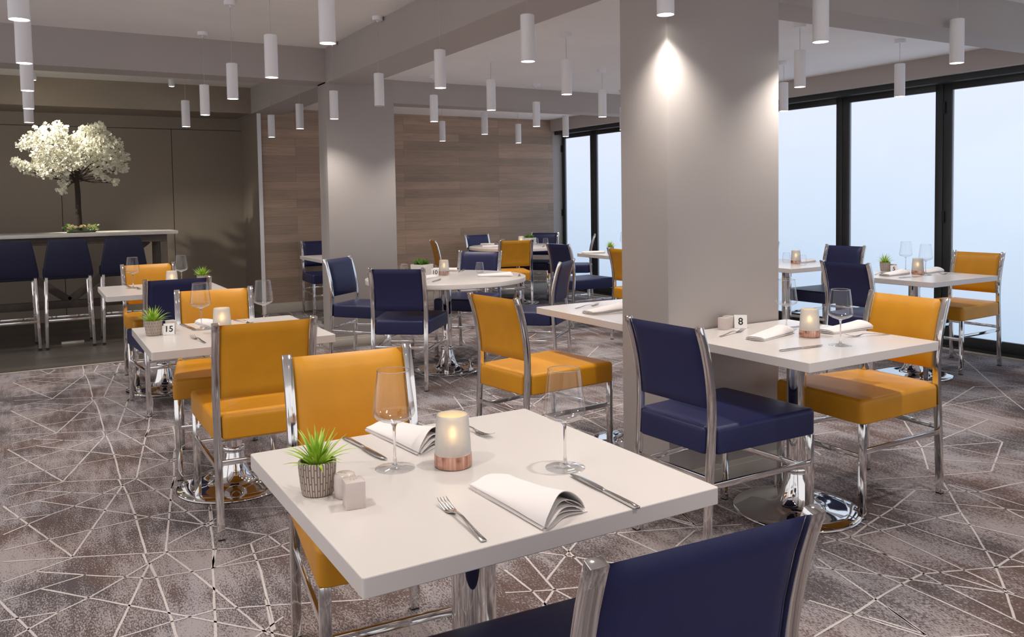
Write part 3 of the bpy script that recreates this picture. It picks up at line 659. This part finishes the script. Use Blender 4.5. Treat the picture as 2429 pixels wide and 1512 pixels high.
def make_candle():
    root = empty('candle_holder'); tag(root, 'x', 'candle')
    MB().lathe([(.0005, 0), (.0415, 0), (.0435, .0015), (.0442, .01), (.0436, .024), (.043, .030), (.0412, .0305), (.0405, .03), (.0405, .006), (.0005, .005)], 48, capb=False, capt=False).obj('copper_base', M['copper'], root, angle=60)
    MB().lathe([(.0400, .024), (.0424, .0308), (.0420, .045), (.0395, .085), (.0372, .112), (.0362, .119), (.0348, .1205), (.0338, .1185), (.0345, .112), (.0368, .085), (.0392, .045), (.0392, .034)], 48, capb=False, capt=False).obj('shade', M['frost'], root, angle=80)
    MB().lathe([(.0005, .006), (.019, .006), (.0192, .05), (.017, .054), (.003, .052), (.0005, .052)], 24, capb=False, capt=False).obj('candle', M['wax'], root, angle=50)
    MB().lathe([(.0005, .062), (.0045, .066), (.0068, .073), (.0055, .082), (.0022, .089), (.0005, .092)], 16, capb=False, capt=False).obj('flame', M['flame'], root, angle=80)
    return root
def leaf_strip(s, c0, az, el0, el1, ln, w, n=6, twist=0):
    p = Vector(c0); prev = None
    for i in range(n+1):
        t = i/n; el = el0+(el1-el0)*t; hw = w*.5*(min(1, .45+2.2*t) if t < .25 else 1)*(1-t**1.7)+.0003
        sd = Vector((-sin(az), cos(az), 0)); d = Vector((cos(az)*cos(el), sin(az)*cos(el), sin(el))); nr = sd.cross(d)
        r_ = s.ring([p-sd*hw+nr*hw*.35, p, p+sd*hw+nr*hw*.35])
        if prev: s.face((prev[0], prev[1], r_[1], r_[0]), 0, True); s.face((prev[1], prev[2], r_[2], r_[1]), 0, True)
        prev = r_; p = p+d*ln/n
def make_plant(seed):
    r = random.Random(seed); root = empty('potted_plant'); tag(root, 'x', 'plant')
    s = MB(); s.lathe([(.030, 0), (.0335, .003), (.036, .02), (.0385, .045), (.0398, .066), (.0392, .070), (.0345, .071), (.0335, .066), (.032, .055)], 40, capt=False, uv=True); 
    for fi in list(s.uv): s.uv[fi] = [(u*.25, v) for u, v in s.uv[fi]]
    s.obj('pot', M['pot'], root, angle=50)
    MB().lathe([(.0005, .0605), (.033, .058)], 24, capb=False, capt=False).obj('soil', M['soil'], root)
    s = MB()
    for k in range(46):
        ring_ = k/46; az = k*2.39996+r.uniform(-.2, .2); el = rad(86-50*ring_**.8)+r.uniform(-.1, .1); ln = r.uniform(.072, .098)*(1 if ring_ < .8 else .8)
        leaf_strip(s, (.009*cos(az)*ring_*1.4, .009*sin(az)*ring_*1.4, .058), az, el, el-rad(20+50*ring_)*r.uniform(.5, 1.2), ln, r.uniform(.008, .011))
    s.obj('foliage', M['lime'], root, angle=80)
    return root
def make_succulent():
    r = random.Random(5); root = empty('succulent_planter'); tag(root, 'x', 'plant')
    s = MB()
    for a, b in ((-1, -1),):
        P = []
        n = 9
        for k in range(4):
            for i in range(n):
                t = i/n; e = [(-1, -1), (1, -1), (1, 1), (-1, 1)]; p0 = e[k]; p1 = e[(k+1) % 4]; P.append(Vector(((p0[0]+(p1[0]-p0[0])*t)*.066, (p0[1]+(p1[1]-p0[1])*t)*.066)))
        R = [s.ring([(p.x*q, p.y*q, z) for i, p in enumerate(P) for q in [sc*(1 if i % 2 else .975)]]) for z, sc in ((0, .94), (.004, .96), (.088, 1.0), (.092, .99))]
        for x_, y_ in zip(R, R[1:]): s.bridge(x_, y_, 0, True, False)
        s.cap(R[0], 0, True)
        q = s.ring([(p.x*.9, p.y*.9, .092) for p in P]); q2 = s.ring([(p.x*.88, p.y*.88, .08) for p in P]); s.bridge(R[-1], q, 0, True, False); s.bridge(q, q2, 0, True, False); s.cap(q2, 1)
    s.obj('planter', [M['planter'], M['soil']], root)
    s = MB()
    for (cx, cy, sc) in ((-.026, -.022, 1), (.03, -.02, .9), (0, .028, 1.05), (.036, .03, .7), (-.036, .032, .75)):
        for k in range(22):
            az = k*2.39996; q = k/22; leaf_strip(s, (cx+.004*cos(az), cy+.004*sin(az), .082), az, rad(84-50*q), rad(88-30*q), .062*sc*(.8+.3*r.random()), .016*sc, 4)
    s.obj('foliage', M['green'], root, angle=80)
    return root
def make_shaker(kind):
    root = empty('salt_shaker' if kind == 'sq' else 'pepper_shaker'); tag(root, 'x', 'shaker')
    s = MB()
    if kind == 'sq':
        P = fillet([(-.020, -.020), (.020, -.020), (.020, .020), (-.020, .020)], .0025, 3); pillow(s, P, 0, .055, .0022, 3)
    else: s.lathe([(.0195, 0), (.0215, .002), (.0228, .02), (.0226, .042), (.0205, .048), (.016, .0505), (.0005, .051)], 32, capt=False)
    s.obj('body', M['ceramic'], root, angle=50)
    h = MB(); zt = .0551 if kind == 'sq' else .0508
    for dx, dy in ((0, 0), (.006, .003), (-.006, .003), (0, -.006)): h.lathe([(.0003, zt+.0002), (.0011, zt+.0002)], 8, cx=dx, cy=dy, capb=False, capt=False)
    h.obj('holes', M['shaker_hole'], root)
    return root
def make_fork():
    s = MB()
    # handle, neck, head
    H = [(0, .0022, .0115, .0022), (.02, .0026, .0105, .0024), (.06, .0060, .0080, .0024), (.10, .0105, .0058, .0028), (.13, .0100, .0052, .0030), (.145, .0065, .0075, .0026), (.155, .0035, .0190, .0020), (.165, .0020, .0230, .0018), (.172, .0020, .0235, .0018)]
    s.bar([(0, y, z) for y, z, w, t in H], [h[2] for h in H], [h[3] for h in H], (1, 0, 0))
    for k in range(4):
        x = (-1.5+k)*.0064; s.bar([(x, .170, .0022), (x, .190, .0042), (x, .207, .0098), (x*.98, .215, .0135)], [.0040, .0036, .0028, .0012], [.0018, .0016, .0014, .0010], (1, 0, 0))
    return tag(s.obj('fork', M['steel'], bevel=.0006, angle=50), 'x', 'fork')
def make_knife():
    s = MB()
    H = [(0, .0035, .0110, .0050), (.02, .0042, .0120, .0058), (.07, .0046, .0105, .0056), (.105, .0046, .0085, .0052), (.112, .0044, .0095, .0046)]
    s.bar([(0, y, z) for y, z, w, t in H], [h[2] for h in H], [h[3] for h in H], (1, 0, 0))
    B = [(.110, .0048, .010), (.13, .0050, .0155), (.17, .0048, .018), (.205, .0046, .0165), (.225, .0046, .011), (.235, .0046, .003)]
    s.bar([(.002 if 0 else (w-.010)*.25, y, z) for y, z, w in B], [b[2] for b in B], [.0016]*6, (1, 0, 0))
    return tag(s.obj('knife', M['steel'], bevel=.0006, angle=50), 'x', 'knife')
def make_napkin(ln, wd, h0, h1, seed, name='napkin'):
    """folded cloth: stacked bowed layers, open folds at y=0, pinched at y=ln"""
    r = random.Random(seed); s = MB(); nt, ns = 18, 14
    def sheet(zoff, arch0, arch1, w0, w1, sh, th=.0016, ysh=0):
        rows = [[], []]
        for j in range(ns+1):
            q = j/ns; A = arch0*(1-q)**1.15+arch1*q; wj = w0+(w1-w0)*q
            for sd in (0, 1):
                pts = []
                for i in range(nt+1):
                    t = i/nt; u = -1+2*t; a = A*max(0, 1-abs(u)**2.2)**.75
                    pts.append((u*wj/2+sh*(1-q), ysh+q*ln+.012*u*(1-q)+.008*sin(3*u+seed), max(.0004, zoff+a+(th if sd else 0)+.0008*sin(7*q+3*u+seed))))
                rows[sd].append(s.ring(pts))
        for sd in (0, 1):
            for a, b in zip(rows[sd], rows[sd][1:]): s.bridge(a, b, 0, False)
        for q in (0, -1):
            s.bridge(rows[0][q], rows[1][q], 0, False)
        for e in (0, -1): s.bridge([w[e] for w in rows[0]], [w[e] for w in rows[1]], 0, False)
    sheet(.0006, 0, 0, wd*1.05, wd*.9, .004)
    sheet(.0030, h0*.12, h1*.3, wd*1.0, wd*.88, -.002, ysh=.004)
    sheet(.0052, h0*.34, h1*.5, wd*.93, wd*.86, .003, ysh=-.002)
    sheet(.0072, h0*.58, h1*.7, wd*.96, wd*.84, .002, ysh=.003)
    sheet(.0090, h0, h1, wd, wd*.86, .0, ysh=-.001)
    return tag(s.obj(name, M['linen'], angle=70), 'x', 'napkin')
def number_card(txt, x, y, rz, lab, scale=1):
    root = empty('table_number_card', (x, y, Z), rz); tag(root, lab, 'sign')
    w, h, d = .050*scale, .052*scale, .017*scale; s = MB()
    for sg in (-1, 1):
        s.bar([(0, sg*d, .0005), (0, sg*.0006, h)], w, .0009, (1, 0, 0))
    s.obj('card', M['card'], root)
    cu = bpy.data.curves.new('number', 'FONT'); cu.body = txt; cu.size = .040*scale; cu.align_x = 'CENTER'; cu.align_y = 'CENTER'; cu.extrude = .0002; cu.offset = .0006
    t = bpy.data.objects.new('number', cu); C.objects.link(t); cu.materials.append(M['ink']); t.parent = root
    bpy.context.view_layer.update(); me_ = bpy.data.meshes.new_from_object(t.evaluated_get(bpy.context.evaluated_depsgraph_get())); bpy.data.objects.remove(t); bpy.data.curves.remove(cu)
    me_.materials.clear(); me_.materials.append(M['ink']); t = bpy.data.objects.new('number', me_); C.objects.link(t); t.parent = root
    tilt = atan2(d, h); t.rotation_euler = (pi/2-tilt, 0, 0); t.location = (0, -d*.5-.0012, h*.5)
wine = make_wine(); tum = make_tumbler(); can = make_candle(); plA = make_plant(2); suc = make_succulent()
ssq = make_shaker('sq'); srd = make_shaker('rd'); fk = make_fork(); kn = make_knife()
n_front = make_napkin(.265, .118, .042, .004, 1); n_mid = make_napkin(.26, .10, .026, .008, 2); n_flat = make_napkin(.24, .10, .018, .012, 3)
G = {'wine': 'stemmed wine glasses on the tables', 'tum': 'small tumblers on the tables', 'can': 'frosted candle holders', 'plant': 'little spiky plants in ribbed pots', 'fork': 'forks on the tables', 'knife': 'knives on the tables', 'nap': 'folded white napkins', 'sh': 'stone coloured shakers', 'suc': 'planters on the round tables'}
def put(p, g, x, y, deg, lab): return place(p, x, y, Z, rad(deg), lab, G[g])  # tableware positions: image pixels projected through the camera onto the tabletops, then hard-coded
def along(p, g, x0, y0, x1, y1, lab): return put(p, g, x0, y0, math.degrees(atan2(y1-y0, x1-x0))-90, lab)
# front table
put(plA, 'plant', .507, 1.695, 20, 'spiky lime plant in a ribbed grey pot on the front table, beside the shakers')
put(srd, 'sh', .549, 1.643, 0, 'round stone coloured shaker next to the plant pot on the front table')
put(ssq, 'sh', .546, 1.580, -8, 'square stone coloured shaker in front of the round one on the front table')
put(wine, 'wine', .706, 1.754, 0, 'empty wine glass on the front table, the one nearer the plant')
put(wine, 'wine', 1.035, 1.544, 0, 'empty wine glass on the front table, the one beside the front knife')
put(can, 'can', .828, 1.700, 0, 'lit frosted candle in a copper base between the wine glasses of the front table')
along(fk, 'fork', .684, 1.284, .702, 1.50, 'fork lying at the near edge of the front table, left of the napkin')
along(kn, 'knife', 1.013, 1.256, 1.015, 1.5, 'knife at the near edge of the front table, handle reaching over the edge')
put(n_front, 'nap', .858, 1.290, 4, 'white napkin folded into an open cone at the near side of the front table')
along(kn, 'knife', .687, 2.05, .708, 1.826, 'knife on the front table behind the lime plant')
along(fk, 'fork', .975, 2.05, 1.003, 1.87, 'fork half hidden behind the lit candle of the front table')
put(n_front, 'nap', .845, 1.838, 8, 'white folded napkin at the far side of the front table, behind the wine glass')
# table 15
put(plA, 'plant', .490, 4.190, 80, 'spiky lime plant in a ribbed pot beside the fifteen card')
put(ssq, 'sh', .576, 4.262, 10, 'square stone coloured shaker behind the fifteen card')
number_card('15', .556, 4.172, rad(-18), 'white folded number card reading fifteen, beside a ribbed plant pot')
put(wine, 'wine', .711, 4.235, 0, 'empty wine glass on the fifteen card table, in front of the mustard chair back')
put(wine, 'wine', .995, 4.16, 0, 'empty wine glass on the fifteen card table, the one nearer mid room')
put(can, 'can', .775, 4.06, 0, 'lit frosted candle holder on the fifteen card table')
along(kn, 'knife', .652, 4.47, .679, 4.27, 'knife on the fifteen card table by the shaker')
along(fk, 'fork', .652, 3.80, .630, 4.02, 'fork on the fifteen card table at its near edge')
along(fk, 'fork', .915, 4.47, .955, 4.30, 'fork on the fifteen card table at its far edge')
put(n_mid, 'nap', .80, 4.24, 8, 'white folded napkin on the fifteen card table behind the candle')
along(kn, 'knife', .98, 3.78, .97, 4.0, 'knife on the fifteen card table hidden behind the mustard chair back') if False else None
# table by the stools
put(wine, 'wine', .651, 6.66, 0, 'empty wine glass before the mustard chair nearest the bar stools')
put(wine, 'wine', .985, 6.64, 0, 'empty wine glass beside the candle on the table nearest the bar stools')
put(can, 'can', .905, 6.56, 0, 'lit frosted candle holder on the table nearest the bar stools')
put(plA, 'plant', 1.13, 6.62, 140, 'spiky lime plant on the table nearest the bar stools, pot hidden by a chair')
along(fk, 'fork', .66, 6.72, .685, 6.47, 'fork by the wine glass on the table nearest the bar stools')
along(kn, 'knife', .625, 6.93, .640, 6.72, 'knife at the far edge of the table nearest the bar stools')
# table 8
put(ssq, 'sh', 2.745, 2.770, 8, 'square pale shaker on the table by the big pillar, nearer the navy chair')
put(ssq, 'sh', 2.800, 2.795, 8, 'square pale shaker on the table by the big pillar, next to the card')
number_card('8', 2.838, 2.758, rad(-42), 'white folded number card reading eight, against the big pillar', 1.15)
put(wine, 'wine', 2.972, 2.606, 0, 'empty wine glass on the table against the big pillar, the one nearer the pillar')
put(wine, 'wine', 2.827, 2.202, 0, 'empty wine glass on the table against the big pillar, the nearer one')
put(can, 'can', 2.897, 2.414, 0, 'lit frosted candle with copper band on the table against the big pillar')
along(fk, 'fork', 2.577, 2.626, 2.80, 2.690, 'fork on the table against the big pillar in front of the shakers')
put(n_mid, 'nap', 2.88, 2.55, 106, 'white folded napkin on the table against the big pillar, left of the candle')
put(n_mid, 'nap', 3.275, 2.44, 92, 'white folded napkin on the table against the big pillar, right of the candle')
along(fk, 'fork', 3.212, 2.250, 3.02, 2.31, 'fork on the right side of the table against the big pillar')
along(kn, 'knife', 2.525, 2.246, 2.766, 2.232, 'knife on the table against the big pillar near its front corner')
along(kn, 'knife', 3.20, 2.60, 2.99, 2.62, 'knife on the table against the big pillar behind the right napkin')
# table 9
put(n_mid, 'nap', 2.79, 3.60, 100, 'white folded napkin on the table corner left of the big pillar')
along(kn, 'knife', 2.52, 3.504, 2.701, 3.470, 'knife on the table corner left of the big pillar')
along(fk, 'fork', 2.60, 3.76, 2.80, 3.815, 'fork on the table corner left of the big pillar')
# table 5
put(plA, 'plant', 5.825, 4.125, 200, 'spiky green plant in a ribbed pot beside the five card')
put(ssq, 'sh', 5.875, 4.09, 0, 'square stone coloured shaker behind the five card')
number_card('5', 5.80, 4.03, rad(-50), 'white folded number card reading five, on the window table')
put(wine, 'wine', 5.975, 4.049, 0, 'empty wine glass on the five card window table, the one nearer the window')
put(wine, 'wine', 5.744, 3.731, 0, 'empty wine glass on the five card table, in front of the mullion')
put(can, 'can', 5.773, 3.813, 0, 'lit frosted candle with copper band on the five card window table')
put(n_mid, 'nap', 5.72, 3.90, 95, 'white folded napkin on the five card window table, left of the candle')
put(n_mid, 'nap', 6.085, 3.86, 98, 'white folded napkin on the five card window table, right of the candle')
along(fk, 'fork', 5.50, 3.98, 5.70, 4.04, 'fork on the five card window table before the plant')
along(kn, 'knife', 5.403, 3.711, 5.635, 3.689, 'knife on the five card window table at its near edge')
along(fk, 'fork', 6.075, 3.664, 5.90, 3.69, 'fork on the right side of the five card window table')
# table right of the pillar
put(can, 'can', 5.879, 5.05, 0, 'lit frosted candle with copper band on the table just right of the big pillar')
put(tum, 'tum', 5.93, 5.20, 0, 'small tumbler left of the candle on the table just right of the big pillar')
put(tum, 'tum', 5.786, 4.90, 0, 'small tumbler right of the candle on the table just right of the big pillar')
put(n_flat, 'nap', 6.17, 5.13, 98, 'white folded napkin on the table just right of the big pillar, window side')
put(n_flat, 'nap', 5.70, 5.14, 92, 'white folded napkin at the edge of the big pillar, left of the tumbler')
# far window table
put(plA, 'plant', 5.53, 7.30, 20, 'spiky green plant seen over the mustard chair at the far window table')
put(wine, 'wine', 5.70, 7.27, 0, 'sliver of a wine glass beside the big pillar edge, far window table')
put(n_flat, 'nap', 5.50, 7.38, 60, 'white folded napkin on the far window table')
# the mid room round table
put(suc, 'suc', 2.775, 6.21, 25, 'green succulents in a white fluted planter on the mid room round table')
put(can, 'can', 2.945, 6.15, 0, 'lit frosted candle on the mid room round table')
put(tum, 'tum', 2.68, 6.36, 0, 'small tumbler left of the white planter on the mid room round table')
put(tum, 'tum', 2.905, 6.06, 0, 'small tumbler in front of the candle on the mid room round table')
put(tum, 'tum', 3.245, 6.087, 0, 'small tumbler near the far edge of the mid room round table')
number_card('10', 2.83, 6.08, rad(-32), 'white folded number card reading ten, on the round table', 1.15)
put(n_flat, 'nap', 3.20, 6.40, 40, 'white folded napkin on the far side of the mid room round table')
put(n_mid, 'nap', 3.30, 5.66, 55, 'white folded napkin at the right edge of the mid room round table')
put(n_flat, 'nap', 2.56, 5.86, -60, 'white folded napkin on the mid room round table, left of the knife')
along(kn, 'knife', 2.596, 5.621, 2.75, 5.80, 'knife at the near edge of the mid room round table')
along(fk, 'fork', 3.45, 5.78, 3.34, 5.60, 'fork at the right edge of the mid room round table')
along(fk, 'fork', 3.13, 6.26, 3.25, 6.40, 'fork behind the far tumbler on the mid room round table')
# far round table
put(can, 'can', 5.62, 9.36, 0, 'white candle holder on the far round table')
put(suc, 'suc', 5.80, 9.44, 30, 'green succulents in a planter on the far round table')
put(tum, 'tum', 5.36, 9.40, 0, 'small tumbler on the left part of the far round table')
put(tum, 'tum', 5.90, 9.20, 0, 'small tumbler on the right edge of the far round table')
put(tum, 'tum', 5.83, 9.33, 0, 'small tumbler just right of the mustard chair back at the far round table')
put(n_flat, 'nap', 5.24, 9.22, 60, 'white folded napkin at the left edge of the far round table')
put(n_flat, 'nap', 5.38, 9.62, 20, 'white folded napkin at the oak wall side of the far round table')
put(n_flat, 'nap', 5.86, 9.50, -40, 'white folded napkin at the window side of the far round table')
along(kn, 'knife', 5.60, 8.80, 5.72, 8.96, 'knife at the near right edge of the far round table')
bpy.context.view_layer.update()
